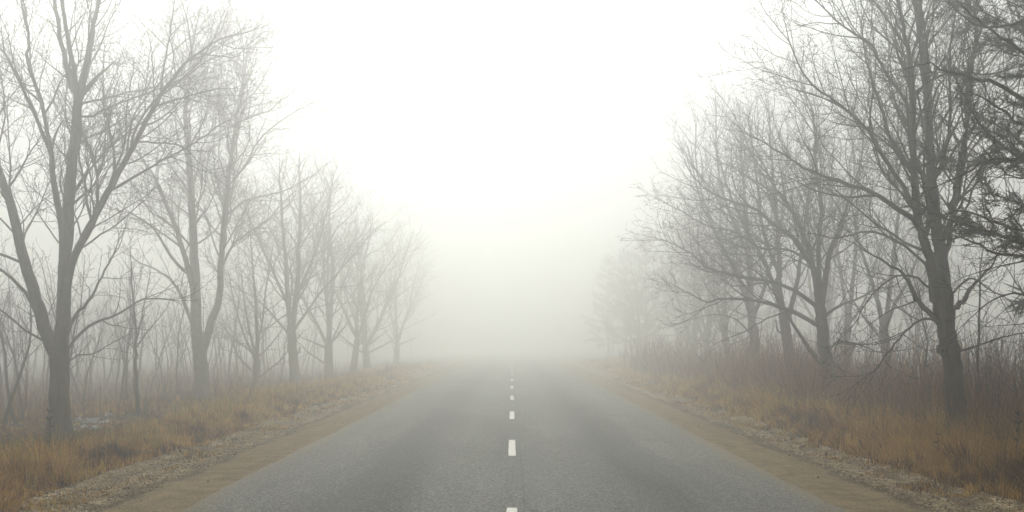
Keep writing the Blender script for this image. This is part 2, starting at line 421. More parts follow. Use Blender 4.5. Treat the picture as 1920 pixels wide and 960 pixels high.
def made_tree(seed, H, r, fork, nst, q, spread=24, lean=0., limb_lo=True):
    """a bare broad crown: trunk to `fork`, then nst rising stems, low limbs; returns (trunk polys, crown polys) about the origin"""
    rng = random.Random(seed); tr, cr = [], []
    d = nrm((lean, rng.uniform(-.05, .05), 1))
    a, b_ = path(rng, (0, 0, -.15), d, fork + .15, r, r * .82, .025, .03, .22)
    b_ = [x * (1 + .5 * math.exp(-(p[2] + .1) / .22)) for x, p in zip(b_, a)]
    tr.append((a, b_))
    az = rng.uniform(0, 6.28)
    for i in range(nst):
        az += 6.28 / nst + rng.uniform(-.5, .5)
        sr = r * .82 * (.75 if i == 0 else rng.uniform(.42, .62))
        sd_ = dev((0, 0, 1), R(4 if i == 0 else spread * rng.uniform(.6, 1.3)), az)
        p0 = a[-1] if i < 2 else a[-2]
        L = (H - fork) * (1.0 if i == 0 else rng.uniform(.72, .95))
        s_, t_ = path(rng, p0, sd_, L * .97, sr, .018, .05, .045, .42)
        tr.append((s_, t_)); spawn(rng, s_, t_, 0, cr, q, .1)
    if limb_lo:
        for i in range(rng.randint(2, 4)):
            p0 = a[rng.randint(len(a) // 2, len(a) - 1)]
            s_, t_ = path(rng, p0, dev((0, 0, 1), R(rng.uniform(50, 78)), rng.uniform(0, 6.28)), rng.uniform(1.8, 3.2), r * .3, .012, .07, .05, .3)
            tr.append((s_, t_)); spawn(rng, s_, t_, 1, cr, q, .15)
    return tr, cr
def place_made(name, label, cat, group, polys, mats, loc, rz=0):
    e = empty(name, loc, label, cat, group, rz)
    tubes(polys[0], "trunk", mats[0], e, flute=.045); tubes(polys[1], "crown", mats[1], e)
    return e
def copy_tree(o, loc, rz, s, label=None, group=None):
    c = o.copy(); COL.objects.link(c); c.location = loc; c.rotation_euler = (0, 0, rz); c.scale = (s, s, s)
    if label: c["label"] = label
    if group: c["group"] = group
    for ch in [x for x in bpy.data.objects if x.parent == o]:
        k = ch.copy(); COL.objects.link(k); k.parent = c
    return c

ROW_L = "trees lining the left side of the road"
ROW_R = "trees lining the right side of the road"
Q = dict(DEF)
def qq(**k): z = dict(Q); z.update(k); return z
L0 = (0, 0)

# --- left row, nearest tree
d = 25.9; bx = (113 - 960) * d / F
limbs = [
 ([(112, 824), (111, 770), (112, 710), (113, 650)], .215, .20, (0, 0), None),
 ([(113, 670), (117, 600), (118, 520), (121, 450), (126, 360), (133, 270), (140, 185)], .165, .10, (0, .2), .35),
 ([(140, 190), (122, 145), (103, 75), (88, 5), (70, -80)], .065, .035, (.2, .6), .1),
 ([(140, 190), (138, 140), (131, 75), (123, 0), (118, -90)], .065, .03, (.2, -.4), .1),
 ([(140, 192), (159, 125), (174, 45), (190, -20), (205, -110)], .065, .03, (.2, -.1), .1),
 ([(108, 672), (86, 612), (68, 545), (50, 475), (33, 390), (10, 312), (-8, 240), (-40, 150)], .155, .05, (0, -.6), .3),
 ([(118, 500), (108, 410), (91, 340), (82, 280)], .09, .055, (.05, .4), .2),
 ([(82, 282), (52, 222), (14, 145), (-25, 80)], .05, .025, (.4, .9), .1),
 ([(82, 282), (66, 190), (40, 105), (45, 70), (33, 0), (28, -60)], .05, .02, (.4, .2), .1),
 ([(120, 610), (135, 500), (175, 425), (220, 345), (260, 277), (297, 213), (330, 165), (372, 122), (430, 88)], .095, .018, (0, -.7), .2),
 ([(122, 640), (145, 596), (178, 568), (210, 522), (240, 482)], .05, .014, (0, -.9), .15),
 ([(126, 655), (160, 612), (205, 590), (250, 560), (300, 560)], .04, .012, (0, .8), .2),
 ([(108, 655), (70, 608), (30, 545), (-20, 505)], .06, .03, (0, .7), .2),
 ([(100, 650), (60, 618), (20, 580), (-20, 560)], .028, .014, (0, -1.0), .1),
 ([(136, 360), (160, 318), (196, 268), (250, 222), (280, 190)], .035, .012, (.1, .7), .15),
 ([(136, 220), (175, 216), (225, 198), (290, 178), (330, 170)], .03, .010, (.15, -.5), .1),
 ([(140, 192), (185, 180), (235, 165), (290, 152)], .026, .010, (.2, .5), .1),
 ([(262, 272), (300, 275), (345, 280), (372, 292)], .022, .010, (-.4, -.8), .1),
 ([(118, 520), (150, 440), (175, 370), (165, 290), (175, 240)], .04, .012, (0, .6), .2),
 ([(116, 690), (150, 668), (190, 662), (235, 640)], .018, .008, (0, -.7), .1),
]
traced_tree("roadside_tree", "big grey multi-stemmed bare tree nearest the camera on the left, snow at its foot", "tree", ROW_L,
            (bx, d, gz(bx, d) - .03), d, limbs, qq(space=(.25, .17, .12, .10), ang=(40, 44, 46, 48), rmin=.0046), (M_BARK_L, M_BARK_LT), 11)

# --- left row, second tree
d = 40.0; bx = (378 - 960) * d / F
limbs = [
 ([(379, 757), (378, 710), (373, 660), (370, 625)], .26, .22, (0, 0), None),
 ([(370, 645), (366, 570), (364, 515), (360, 440), (355, 350), (349, 270), (345, 200), (352, 130), (358, 60)], .20, .03, (0, .3), .25),
 ([(378, 660), (392, 622), (397, 600), (411, 568), (415, 506), (420, 444), (427, 362), (436, 300), (444, 240), (456, 170), (470, 90)], .15, .03, (0, -.3), .2),
 ([(366, 625), (350, 585), (333, 549), (312, 522), (285, 505), (245, 488)], .075, .02, (0, .7), .2),
 ([(362, 540), (345, 470), (322, 400), (300, 342), (265, 285)], .10, .03, (0, -.6), .15),
 ([(360, 520), (318, 482), (282, 428), (240, 400), (200, 388)], .06, .016, (0, .9), .2),
 ([(417, 500), (440, 462), (470, 440), (508, 418), (540, 386)], .045, .014, (-.1, -.9), .1),
 ([(425, 405), (455, 378), (490, 366), (525, 355), (556, 336)], .04, .012, (-.1, .7), .1),
 ([(430, 350), (462, 308), (485, 262), (528, 222), (578, 192)], .04, .012, (-.2, .3), .1),
 ([(436, 300), (420, 240), (410, 180), (408, 100)], .035, .012, (-.1, .6), .1),
 ([(349, 280), (385, 220), (402, 160), (412, 110)], .035, .012, (.2, -.6), .1),
 ([(346, 250), (318, 190), (300, 130)], .035, .012, (.2, .6), .1),
]
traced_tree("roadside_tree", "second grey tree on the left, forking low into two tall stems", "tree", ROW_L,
            (bx, d, gz(bx, d) - .03), d, limbs, qq(space=(.26, .18, .13, .12), rmin=.0052), (M_BARK_P, M_BARK_FADET), 12)

# --- left row, fourth tree (a straight one with long rising limbs)
d = 49.5; bx = (555 - 960) * d / F
limbs = [
 ([(556, 738), (552, 690), (547, 640), (546, 610)], .21, .19, (0, 0), None),
 ([(546, 625), (541, 560), (537, 480), (531, 400), (528, 330)], .13, .03, (0, -.5), .1),
 ([(548, 615), (556, 540), (558, 460), (560, 380), (556, 310)], .13, .03, (0, .5), .1),
 ([(546, 632), (520, 603), (480, 562), (436, 540)], .06, .016, (0, .6), .1),
 ([(551, 620), (600, 552), (640, 508), (690, 450)], .06, .016, (0, -.6), .1),
 ([(543, 580), (510, 500), (480, 430), (460, 380)], .07, .02, (0, -.8), .1),
 ([(554, 560), (590, 470), (610, 390), (618, 340)], .07, .02, (0, .8), .1),
 ([(553, 665), (561, 660), (562, 650)], .05, .035, (0, 0), None),
]
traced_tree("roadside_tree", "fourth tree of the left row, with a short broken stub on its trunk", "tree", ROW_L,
            (bx, d, gz(bx, d) - .03), d, limbs, qq(space=(.32, .22, .15, .13), rmin=.0055), (M_BARK_P, M_BARK_FADET), 13)

# --- right row, nearest (dark) tree
d = 20.0; bx = (1792 - 960) * d / F
limbs = [
 ([(1794, 842), (1793, 780), (1790, 730), (1786, 680), (1777, 630), (1774, 600)], .165, .145, (0, 0), None),
 ([(1777, 640), (1775, 577), (1769, 497), (1760, 430), (1755, 359), (1751, 290), (1747, 190), (1740, 100), (1727, 0), (1715, -90)], .13, .03, (0, .3), .2),
 ([(1775, 630), (1762, 590), (1748, 548), (1738, 497), (1725, 446), (1711, 400), (1704, 330), (1700, 250), (1698, 180), (1689, 110), (1672, 40), (1650, -60)], .11, .022, (0, -.5), .2),
 ([(1727, 450), (1708, 412), (1680, 390), (1640, 360), (1590, 340), (1540, 320), (1495, 293), (1440, 255)], .055, .012, (-.2, .5), .15),
 ([(1702, 310), (1692, 250), (1683, 200), (1640, 145), (1615, 100), (1560, 66), (1515, 28)], .045, .010, (-.3, -.7), .1),
 ([(1712, 408), (1682, 362), (1640, 305), (1605, 258), (1565, 225), (1515, 195), (1478, 165), (1448, 110)], .045, .010, (-.25, -1.2), .15),
 ([(1770, 622), (1745, 594), (1714, 572), (1695, 552), (1680, 529), (1655, 510), (1610, 488)], .055, .014, (0, -.9), .15),
 ([(1779, 610), (1792, 578), (1814, 565), (1830, 545), (1848, 527), (1885, 490)], .060, .018, (0, .5), .2),
 ([(1771, 510), (1782, 470), (1795, 430), (1806, 359), (1819, 300), (1834, 250), (1850, 170), (1856, 80)], .055, .015, (.1, .8), .1),
 ([(1765, 470), (1779, 420), (1795, 350), (1800, 270), (1796, 180), (1806, 90), (1800, 0)], .045, .014, (.1, -.6), .1),
 ([(1726, 448), (1738, 415), (1742, 380), (1735, 320), (1720, 240), (1722, 150), (1712, 60)], .045, .012, (-.2, .6), .1),
 ([(1754, 350), (1772, 290), (1778, 210), (1770, 120), (1775, 30)], .040, .012, (.2, -.4), .1),
 ([(1703, 335), (1670, 270), (1650, 190), (1632, 110), (1628, 30)], .040, .010, (-.3, .4), .1),
 ([(1781, 672), (1768, 664), (1758, 654), (1756, 646)], .055, .04, (0, -.1), None),
 ([(1785, 662), (1803, 655), (1833, 643), (1867, 630), (1925, 618)], .020, .008, (0, -.7), .1),
 ([(1770, 610), (1720, 598), (1670, 622), (1630, 655), (1590, 690)], .024, .008, (0, -1.5), .2),
 ([(1745, 540), (1700, 520), (1650, 525), (1600, 560), (1560, 610)], .022, .007, (0, -1.3), .2),
 ([(1778, 560), (1830, 520), (1880, 540), (1930, 560)], .022, .008, (0, .8), .2),
 ([(1740, 500), (1690, 450), (1640, 430), (1590, 440), (1540, 430)], .026, .008, (0, .8), .2),
]
traced_tree("roadside_tree", "darkest bare tree on the right verge, nearly black trunk with a broken stub", "tree", ROW_R,
            (bx, d, gz(bx, d) - .03), d, limbs, qq(space=(.21, .15, .11, .09), rmin=.0040, lmax=2.4, tip=.9), (M_BARK_R, M_BARK_RT), 21)

# --- right row, second tree
d = 30.0; bx = (1560 - 960) * d / F
limbs = [
 ([(1564, 772), (1560, 722), (1548, 672), (1541, 610), (1537, 575)], .175, .14, (0, 0), None),
 ([(1537, 590), (1527, 514), (1506, 476), (1483, 447), (1444, 419), (1411, 395), (1363, 380), (1320, 361), (1290, 330)], .085, .012, (0, -.5), .15),
 ([(1537, 580), (1530, 520), (1512, 440), (1487, 385), (1462, 350), (1449, 318), (1420, 260)], .085, .014, (0, .7), .15),
 ([(1539, 590), (1549, 514), (1557, 471), (1573, 438), (1583, 409), (1597, 366), (1618, 300), (1625, 230)], .085, .014, (0, .2), .15),
 ([(1537, 560), (1532, 470), (1535, 390), (1522, 310), (1515, 230), (1500, 190)], .075, .014, (0, -.7), .1),
 ([(1538, 612), (1487, 586), (1439, 570), (1391, 562), (1344, 562), (1318, 568), (1285, 552)], .060, .010, (0, -.7), .2),
 ([(1537, 580), (1497, 548), (1459, 531), (1411, 521), (1377, 514), (1329, 500), (1296, 471), (1250, 448)], .055, .010, (0, .4), .2),
 ([(1515, 492), (1470, 470), (1420, 468), (1370, 440), (1320, 430), (1262, 400)], .035, .008, (-.2, -.9), .1),
 ([(1540, 600), (1578, 572), (1612, 562), (1660, 540), (1710, 535)], .045, .010, (0, .8), .2),
 ([(1546, 690), (1520, 655), (1505, 628), (1488, 598), (1472, 568), (1440, 520)], .060, .02, (0, .6), .4),
 ([(1547, 662), (1572, 641), (1604, 646), (1643, 661), (1700, 652)], .035, .010, (0, -.6), .2),
 ([(1450, 320), (1425, 290), (1400, 230), (1380, 190)], .025, .008, (.6, .9), .1),
]
traced_tree("roadside_tree", "brown tree right of the road, its lowest long limb reaching toward the road", "tree", ROW_R,
            (bx, d, gz(bx, d) - .03), d, limbs, qq(space=(.21, .15, .12, .10), rmin=.0042, lmax=2.2), (M_BARK_M, M_BARK_MT), 22)

def trunk_px(name, label, group, d, px, r0, r1, stems, mats, q, seed):
    bx_ = (px[0][0] - 960) * d / F
    k = F / d
    z0 = gz(bx_, d); y_base = YH + (EYE - z0) * k
    px = [(px[0][0], y_base + 3)] + px
    lb = [(px, r0, r1, (0, 0), None)]
    for s_ in stems: lb.append(s_)
    return traced_tree(name, label, "tree", group, (bx_, d, z0 - .03), d, lb, q, mats, seed)
qf = qq(space=(.34, .24, .16, .13), rmin=.0050, lmax=2.2)
trunk_px("roadside_tree", "rough thick-barked trunk just left of the brown tree with the long low limb", ROW_R, 36.0,
    [(1486, 712), (1480, 664), (1474, 625), (1468, 586)], .185, .15,
    [([(1470, 600), (1463, 540), (1462, 470), (1456, 380), (1450, 290), (1446, 210)], .11, .02, (0, .3), .1),
     ([(1472, 610), (1487, 560), (1497, 500), (1508, 400), (1520, 310), (1530, 250)], .09, .018, (0, -.4), .1),
     ([(1468, 590), (1440, 500), (1405, 430), (1370, 350), (1350, 270)], .08, .014, (0, .6), .1),
     ([(1464, 520), (1430, 440), (1415, 350), (1400, 250)], .07, .014, (0, -.6), .1),
     ([(1468, 628), (1456, 618), (1450, 600)], .03, .02, (0, -.3), None)], (M_BARK_M, M_BARK_MT), qf, 23)
trunk_px("roadside_tree", "pale straight trunk third from the dark tree on the right, beside the red shrub", ROW_R, 43.0,
    [(1417, 716), (1415, 664), (1412, 612)], .20, .17,
    [([(1412, 625), (1408, 550), (1404, 470), (1398, 380), (1392, 300), (1388, 220)], .14, .02, (0, .2), .1),
     ([(1411, 600), (1385, 530), (1345, 450), (1310, 380), (1290, 300)], .09, .015, (0, -.6), .1),
     ([(1412, 600), (1440, 520), (1465, 430), (1478, 330), (1485, 240)], .08, .015, (0, .6), .1),
     ([(1408, 560), (1360, 470), (1325, 380), (1310, 300), (1312, 230)], .07, .014, (0, .8), .1),
     ([(1410, 630), (1380, 600), (1340, 590), (1290, 600)], .04, .010, (0, -.4), .2),
     ([(1405, 480), (1360, 380), (1342, 290), (1340, 210)], .06, .014, (0, -.3), .1)], (M_BARK_M, M_BARK_MT), qf, 24)
trunk_px("roadside_tree", "pale grey trunk left of the dark tree, standing back from the verge", ROW_R, 38.0,
    [(1664, 712), (1661, 650), (1656, 612)], .165, .14,
    [([(1657, 625), (1651, 581), (1638, 530), (1620, 470), (1605, 400), (1600, 300)], .09, .018, (0, .4), .1),
     ([(1657, 620), (1665, 565), (1672, 490), (1680, 400), (1676, 300), (1680, 210)], .09, .018, (0, -.3), .1),
     ([(1657, 625), (1680, 570), (1710, 520), (1735, 450), (1760, 380)], .07, .014, (0, .4), .1),
     ([(1655, 640), (1620, 600), (1590, 560), (1560, 500)], .05, .012, (0, -.6), .2)], (M_BARK_M, M_BARK_MT), qf, 25)
trunk_px("roadside_tree", "slim pale trunk between the brown tree and the pale grey trunk on the right", ROW_R, 47.0,
    [(1588, 705), (1588, 640), (1590, 590)], .15, .13,
    [([(1590, 600), (1600, 530), (1606, 440), (1610, 350), (1600, 260)], .10, .016, (0, .2), .1),
     ([(1589, 600), (1578, 530), (1562, 440), (1555, 350), (1560, 260)], .08, .016, (0, -.4), .1),
     ([(1590, 610), (1625, 560), (1650, 480), (1670, 380)], .06, .014, (0, .5), .1)], (M_BARK_M, M_BARK_MT), qf, 26)

# --- overhanging tree just outside the right edge; its limbs reach in
d = 13.0; bx = 8.35
TPX = 960 + bx / d * F
limbs = [
 ([(TPX, YH + (EYE - gz(bx, d)) * F / d + 4), (TPX - 8, 700), (TPX - 20, 450), (TPX - 30, 200), (TPX - 30, -100), (TPX - 10, -400)], .20, .07, (0, 0), None),
 ([(TPX - 22, 420), (2200, 330), (2040, 262), (1960, 205), (1920, 175), (1877, 145), (1850, 141), (1820, 130), (1779, 116), (1768, 104), (1738, 108)], 0.0396, .006, (0, .4), .3),
 ([(1782, 117), (1755, 122), (1725, 124)], 0.0058, .004, (.4, .5), .1),
 ([(TPX - 25, 350), (2200, 260), (2040, 190), (1960, 142), (1920, 115), (1885, 90), (1850, 70), (1809, 41), (1779, 14), (1740, -25)], 0.0360, .006, (0, -.3), .3),
 ([(TPX - 22, 470), (2200, 350), (2040, 270), (1960, 248), (1920, 243), (1878, 243), (1855, 227), (1822, 214), (1790, 200), (1758, 200)], 0.0324, .005, (0, -.7), .35),
 ([(TPX - 18, 560), (2200, 400), (2040, 290), (1960, 272), (1920, 285), (1893, 301), (1874, 308), (1838, 307), (1798, 327), (1759, 347), (1711, 367)], 0.0360, .005, (0, -.5), .35),
 ([(TPX - 15, 620), (2200, 540), (2040, 490), (1960, 480), (1920, 478), (1882, 474), (1850, 454), (1818, 442), (1780, 446)], 0.0274, .005, (0, .3), .4),
 ([(TPX - 12, 680), (2200, 640), (2040, 600), (1960, 590), (1910, 560), (1875, 552), (1830, 570), (1790, 600)], 0.0216, .004, (0, -.4), .4),
 ([(TPX - 28, 250), (2200, 120), (2040, 50), (1960, 25), (1920, 30), (1880, 32), (1850, 15), (1820, -20)], 0.0288, .006, (0, .6), .3),
 ([(TPX - 20, 520), (2200, 460), (2040, 440), (1960, 430), (1900, 410), (1850, 385), (1800, 390), (1760, 375)], 0.0245, .004, (0, .8), .4),
 ([(TPX - 20, 500), (2200, 400), (2040, 370), (1960, 350), (1910, 340), (1860, 352), (1820, 340), (1770, 300)], 0.0216, .004, (0, -1.0), .4),
]
traced_tree("overhanging_tree", "dark tree at the right picture edge whose limbs hang in across the sky", "tree", None,
            (bx, d, gz(bx, d) - .03), d, limbs, qq(space=(.24, .17, .11, .09), ratio=(.22, .35, .4, .4), ang=(45, 50, 50, 50), rmin=.0030, lmax=1.1, tip=.4, up=(.03, .03, .03, .02)), (M_BARK_R, M_BARK_RT), 31)

# ------------------------------------------------------------------ pines
def pine_polys(seed, H, r, zlo, reach, ntuft, nlen, nw, whorl=.42, per=34):
    rng = random.Random(seed); rs = np.random.RandomState(seed)
    tr, br, tips = [], [], []
    a, b_ = path(rng, (0, 0, -.15), (0, 0, 1), H, r, .02, .012, .05, .6)
    tr.append((a, b_))
    z = zlo; az = 0
    while z < H - .4:
        t = (z - zlo) / (H - zlo)
        for k in range(rng.randint(3, 4)):
            az += 6.28 / 3.5 + rng.uniform(-.4, .4)
            L = reach * (1 - t ** 1.3 * .85) * rng.uniform(.6, 1.12)
            p, q_ = path(rng, (0, 0, z + rng.uniform(-.15, .15)), dev((0, 0, 1), R(82 - 25 * t + rng.uniform(-10, 12)), az), L, .012 + .012 * L, .006, .07, .03, .22)
            br.append((p, q_))
            for i in range(len(p) // 3, len(p)):
                for s_ in range(3):
                    dd = nrm(tuple(p[i][c] - p[i - 1][c] for c in range(3)))
                    e, f_ = path(rng, p[i], dev(dd, R(rng.uniform(25, 65)), rng.uniform(0, 6.28)), rng.uniform(.2, .55), .006, .003, .12, .06, .12)
                    br.append((e, f_)); tips.append((e[-1], nrm(tuple(e[-1][c] - e[-2][c] for c in range(3)))))
                    tips.append((e[len(e) // 2], nrm(tuple(e[-1][c] - e[-2][c] for c in range(3)))))
        z += whorl * rng.uniform(.7, 1.3)
    rng.shuffle(tips); tips = tips[:ntuft]
    P0 = np.repeat(np.array([t[0] for t in tips]), per, 0); D0 = np.repeat(np.array([t[1] for t in tips]), per, 0)
    n_ = len(P0)
    P0 = P0 - D0 * rs.uniform(0, .16, (n_, 1)) * (nlen / .09)
    dr = D0 * .8 + rs.normal(0, .55, (n_, 3)); dr /= np.linalg.norm(dr, axis=1, keepdims=True)
    sd_ = np.cross(dr, rs.normal(0, 1, (n_, 3))); sd_ /= np.linalg.norm(sd_, axis=1, keepdims=True) + 1e-9
    ln = rs.uniform(.7, 1.2, (n_, 1)) * nlen
    Vn = np.stack([P0 - sd_ * nw, P0 + sd_ * nw, P0 + dr * ln], 1).reshape(-1, 3)
    return tr, br, Vn, np.repeat(rs.rand(n_) * .7 + np.repeat(rs.rand(len(tips)), per) * .3, 3)
def pine(name, label, group, loc, args):
    tr, br, Vn, at = pine_polys(*args)
    e = empty(name, loc, label, "pine tree", group)
    tubes(tr, "trunk", M_PINEBARK, e, flute=.05); b_ = tubes(br, "branches", M_BARK_RT, e)
    link_mesh("crown", Vn, [np.arange(len(Vn)).reshape(-1, 3)], M_NEEDLE, e, attr=at)
    return e
px_, py_ = 8.45, 15.4
pine("pine_tree", "dark green pine at the far right edge, behind the overhanging branches", None, (px_, py_, gz(px_, py_)), (5, 13.5, .17, 2.6, 3.2, 15000, .14, .0075, .30, 24))
PINES = "misty pines farther down the right side"
far = pine("pine_tree", "faint tall pine beside the road on the right, nearest of the misty pines", PINES, (11.8, 104, gz(11.8, 104)), (6, 11.5, .2, 1.5, 3.3, 2600, .22, .012, .42, 16))
copy_tree(far, (11.4, 118, gz(11.4, 118)), 2.0, .95, "fainter, smaller pine just beyond the nearest misty pine")
copy_tree(far, (15.5, 108, gz(15.5, 108)), 4.0, 1.15, "tallest misty pine, set back behind the nearest misty pine")
copy_tree(far, (11.0, 134, gz(11.0, 134)), 5.0, 1.0, "faintest pine, farthest from the camera along the right side")
copy_tree(far, (20.0, 100, gz(20.0, 100)), 1.0, .95, "misty pine farthest right, deep behind the row trees")

# unseen pines added beside and behind the viewpoint to shade the near fog
wood = pine("pine_tree", "dense unseen pine added to shade the fog near the viewpoint", "unseen shading pines added beside and behind the viewpoint", (12.2, 9.5, gz(12.2, 9.5)), (8, 15, .22, .8, 3.4, 5200, .30, .020, .42, 12))
rng = random.Random(77)
for (x, y) in [(12.0, 5), (11.6, -1), (11.2, -7), (10.6, -13), (10.2, -20), (14.5, 15.5), (15.8, 10), (15, 3), (15.5, -5), (12.5, -28), (13.5, 20.5), (17.5, 24.5), (14.8, -14),
               (-12.2, 10.5), (-12.0, 4.5), (-11.5, -2), (-11.2, -8), (-10.8, -14), (-15.5, 19.5), (-14.5, 14), (-16.0, 8), (-15.4, 1), (-15, -7), (-12.5, -24), (-19, 24.5), (-15, -15),
               (7.5, -27), (-7.3, -26), (2.5, -30), (-2.8, -31), (0, -36), (6, -34), (-6, -33)]:
    copy_tree(wood, (x, y, gz(x, y)), rng.uniform(0, 6.28), rng.uniform(1.05, 1.3))

# ------------------------------------------------------------------ generated row trees
qm = qq(space=(.44, .28, .19, .16), rmin=.0062, minlen=.25, wig=.09)
arch = [made_tree(101, 10.6, .24, 1.9, 4, qm), made_tree(102, 9.6, .20, 2.2, 3, qm, 20), made_tree(103, 10.8, .26, 1.7, 5, qm, 27)]
qs = qq(space=(.32, .22, .16, .14), rmin=.0055, minlen=.2)
small = made_tree(104, 6.6, .155, 1.5, 4, qs, 24)
x, y = -10.1, 46.4
place_made("roadside_tree", "small bushy tree third in the left row, with a slanting thick trunk base", "tree", ROW_L, small, (M_BARK_P, M_BARK_FADET), (x, y, gz(x, y) - .03), .8)
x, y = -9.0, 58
A0 = place_made("roadside_tree", "fifth tree of the left row, hazy with several upright stems", "tree", ROW_L, arch[0], (M_BARK_P, M_BARK_FADET), (x, y, gz(x, y) - .03), .3)
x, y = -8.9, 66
A1 = place_made("roadside_tree", "sixth tree of the left row, faint and close behind the fifth", "tree", ROW_L, arch[1], (M_BARK_P, M_BARK_FADET), (x, y, gz(x, y) - .03), 1.4)
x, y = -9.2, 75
A2 = place_made("roadside_tree", "seventh tree of the left row, a broad pale outline", "tree", ROW_L, arch[2], (M_BARK_P, M_BARK_FADET), (x, y, gz(x, y) - .03), 2.2)
rng = random.Random(5)
ords = ["eighth", "ninth", "tenth", "eleventh", "twelfth", "thirteenth"]
for i, y in enumerate((90,)):
    x = -9.0 + rng.uniform(-.5, .5)
    copy_tree((A0, A1, A2)[i % 3], (x, y, gz(x, y) - .03), rng.uniform(0, 6.28), rng.uniform(.92, 1.05),
              f"{ords[i]} tree of the left row counted from the camera, almost lost in fog")
rlab = ["hazy tree in the right row, left of the pale straight trunk", "fainter tree behind the one left of the pale straight trunk",
        "hazy tree standing well in front of the misty pines on the right", "ghostly bare tree just in front of the nearest misty pine", "ghostly bare tree past all but the faintest misty pine",
        "last faint bare tree of the right row"]
for i, (x, y) in enumerate(((9.6, 52), (9.9, 60), (10.6, 69), (9.6, 88))):
    copy_tree((A1, A0, A2)[i % 3], (x, y, gz(x, y) - .03), rng.uniform(0, 6.28), rng.uniform(.8, .95), rlab[i], ROW_R)

# back rank behind the right row: paler trunks seen between the first ones
for i, (x, y, s) in enumerate(((15.5, 58, .95), (20.5, 60, .9))):
    copy_tree((A0, A2, A1)[i % 3], (x, y, gz(x, y) - .03), rng.uniform(0, 6.28), s,
              "pale bare tree standing in the field behind the right row", "pale trees behind the right row")

# ------------------------------------------------------------------ saplings and thicket
def sapling(seed, H, r, q):
    rng_ = random.Random(seed); tr, cr = [], []
    a, b_ = path(rng_, (0, 0, -.1), nrm((rng_.uniform(-.22, .22), rng_.uniform(-.22, .22), 1)), H, r, .006, .085, .04, .35)
    tr.append((a, b_)); spawn(rng_, a, b_, 1, cr, q, .28)
    return tr, cr
qsap = qq(space=(.3, .26, .17, .14), ratio=(.3, .30, .5, .4), ang=(35, 35, 42, 48), rmin=.0045, lmax=1.8, maxlev=4, up=(.08, .07, .06, .03))
SAP = "thin saplings at the wood's edge"
x, y = -10.45, 33
traced_tree("sapling", "slender sapling with a bent foot between the two big left trees", "sapling", None, (x, y, gz(x, y) - .03), y,
   [([(266, 785), (258, 755), (254, 690), (255, 640), (250, 570), (246, 500)], .065, .02, (0, 0), None),
    ([(254, 648), (262, 600), (268, 560), (275, 515)], .025, .010, (0, .3), .1),
    ([(254, 655), (280, 620), (300, 600), (320, 575)], .022, .008, (0, -.3), .1),
    ([(253, 610), (240, 580), (232, 545)], .02, .008, (0, .3), .1),
    ([(255, 655), (240, 640), (230, 620)], .018, .008, (0, -.3), .1),
    ([(248, 540), (246, 500), (244, 450)], .02, .006, (0, 0), .1)], qq(space=(.3, .24, .18, .15), rmin=.005, lmax=.9, tip=.5), (M_BARK_MT, M_BARK_MT), 41, flare=False)
def sap_thing(label, loc, seed, H, r, mats, rz=0, group=None):
    return place_made("sapling", label, "sapling", group, sapling(seed, H, r, qsap), mats, (loc[0], loc[1], gz(*loc) - .03), rz)
mm = (M_BARK_MT, M_BARK_MT)
s1 = sap_thing("thin sapling standing close behind the big grey tree, to its right", (-11.8, 30.5), 51, 4.6, .05, mm)
s2 = sap_thing("dark leaning sapling at the left picture edge", (-12.4, 28.6), 52, 4.2, .06, mm, 1.0)
s3 = sap_thing("straight dark pole-like sapling right of the darkest tree", (9.0, 22.3), 53, 4.4, .045, (M_BARK_R, M_BARK_RT), .5)
s4 = sap_thing("thin crooked sapling left of the darkest tree's trunk", (8.75, 25.4), 54, 3.6, .04, (M_BARK_R, M_BARK_RT), 2.0)
s5 = sap_thing("grey sapling left of the big grey tree, second from the picture edge", (-13.0, 31.0), 55, 4.8, .055, mm, 1.4)
# thicket saplings on the left: one mesh each (too fine to show parts)
protos = []
for i in range(5):
    tr, cr = sapling(60 + i, 3.6 + .45 * i, .035 + .006 * i, qq(space=(.3, .30, .22, .2), ratio=(.3, .3, .45, .4), ang=(32, 32, 40, 45), rmin=.006, lmax=1.6, maxlev=3, up=(.08, .07, .06, .03)))
    protos.append((tr, cr))
LAB = "thin bare sapling in the misty thicket behind the left row"
pm = [None] * 5
rng = random.Random(8); placed = 0; spots = []
while placed < 190:
    y = 29 + 55 * rng.random() ** 1.1; x = -(12.2 + rng.random() ** 1.2 * (6 + y * .38))
    if abs(x) / y > .50: continue
    if any((x - a) ** 2 + (y - b_) ** 2 < .5 for a, b_ in spots): continue
    spots.append((x, y)); i = placed % 5; placed += 1
    if pm[i] is None:
        o = tubes(protos[i][0] + protos[i][1], "sapling", M_BARK_MT); tag(o, LAB, "sapling", "saplings of the misty thicket on the left"); pm[i] = o
    else:
        o = pm[i].copy(); COL.objects.link(o)
    s = rng.uniform(.75, 1.25)
    o.location = (x, y, gz(x, y) - .05); o.rotation_euler = (0, 0, rng.uniform(0, 6.28)); o.scale = (s, s, s * rng.uniform(.9, 1.15))
# right thicket, sparser and farther
placed = 0
while placed < 60:
    y = 44 + 55 * rng.random(); x = 9.8 + rng.random() * 10
    if x / y > .50 or x / y < .12: continue
    o = pm[placed % 5].copy(); COL.objects.link(o); placed += 1
    tag(o, "thin bare sapling standing in mist behind the right row", "sapling", "saplings behind the right row")
    s = rng.uniform(.6, .95); o.location = (x, y, gz(x, y) - .05); o.rotation_euler = (0, 0, rng.uniform(0, 6.28)); o.scale = (s, s, s)

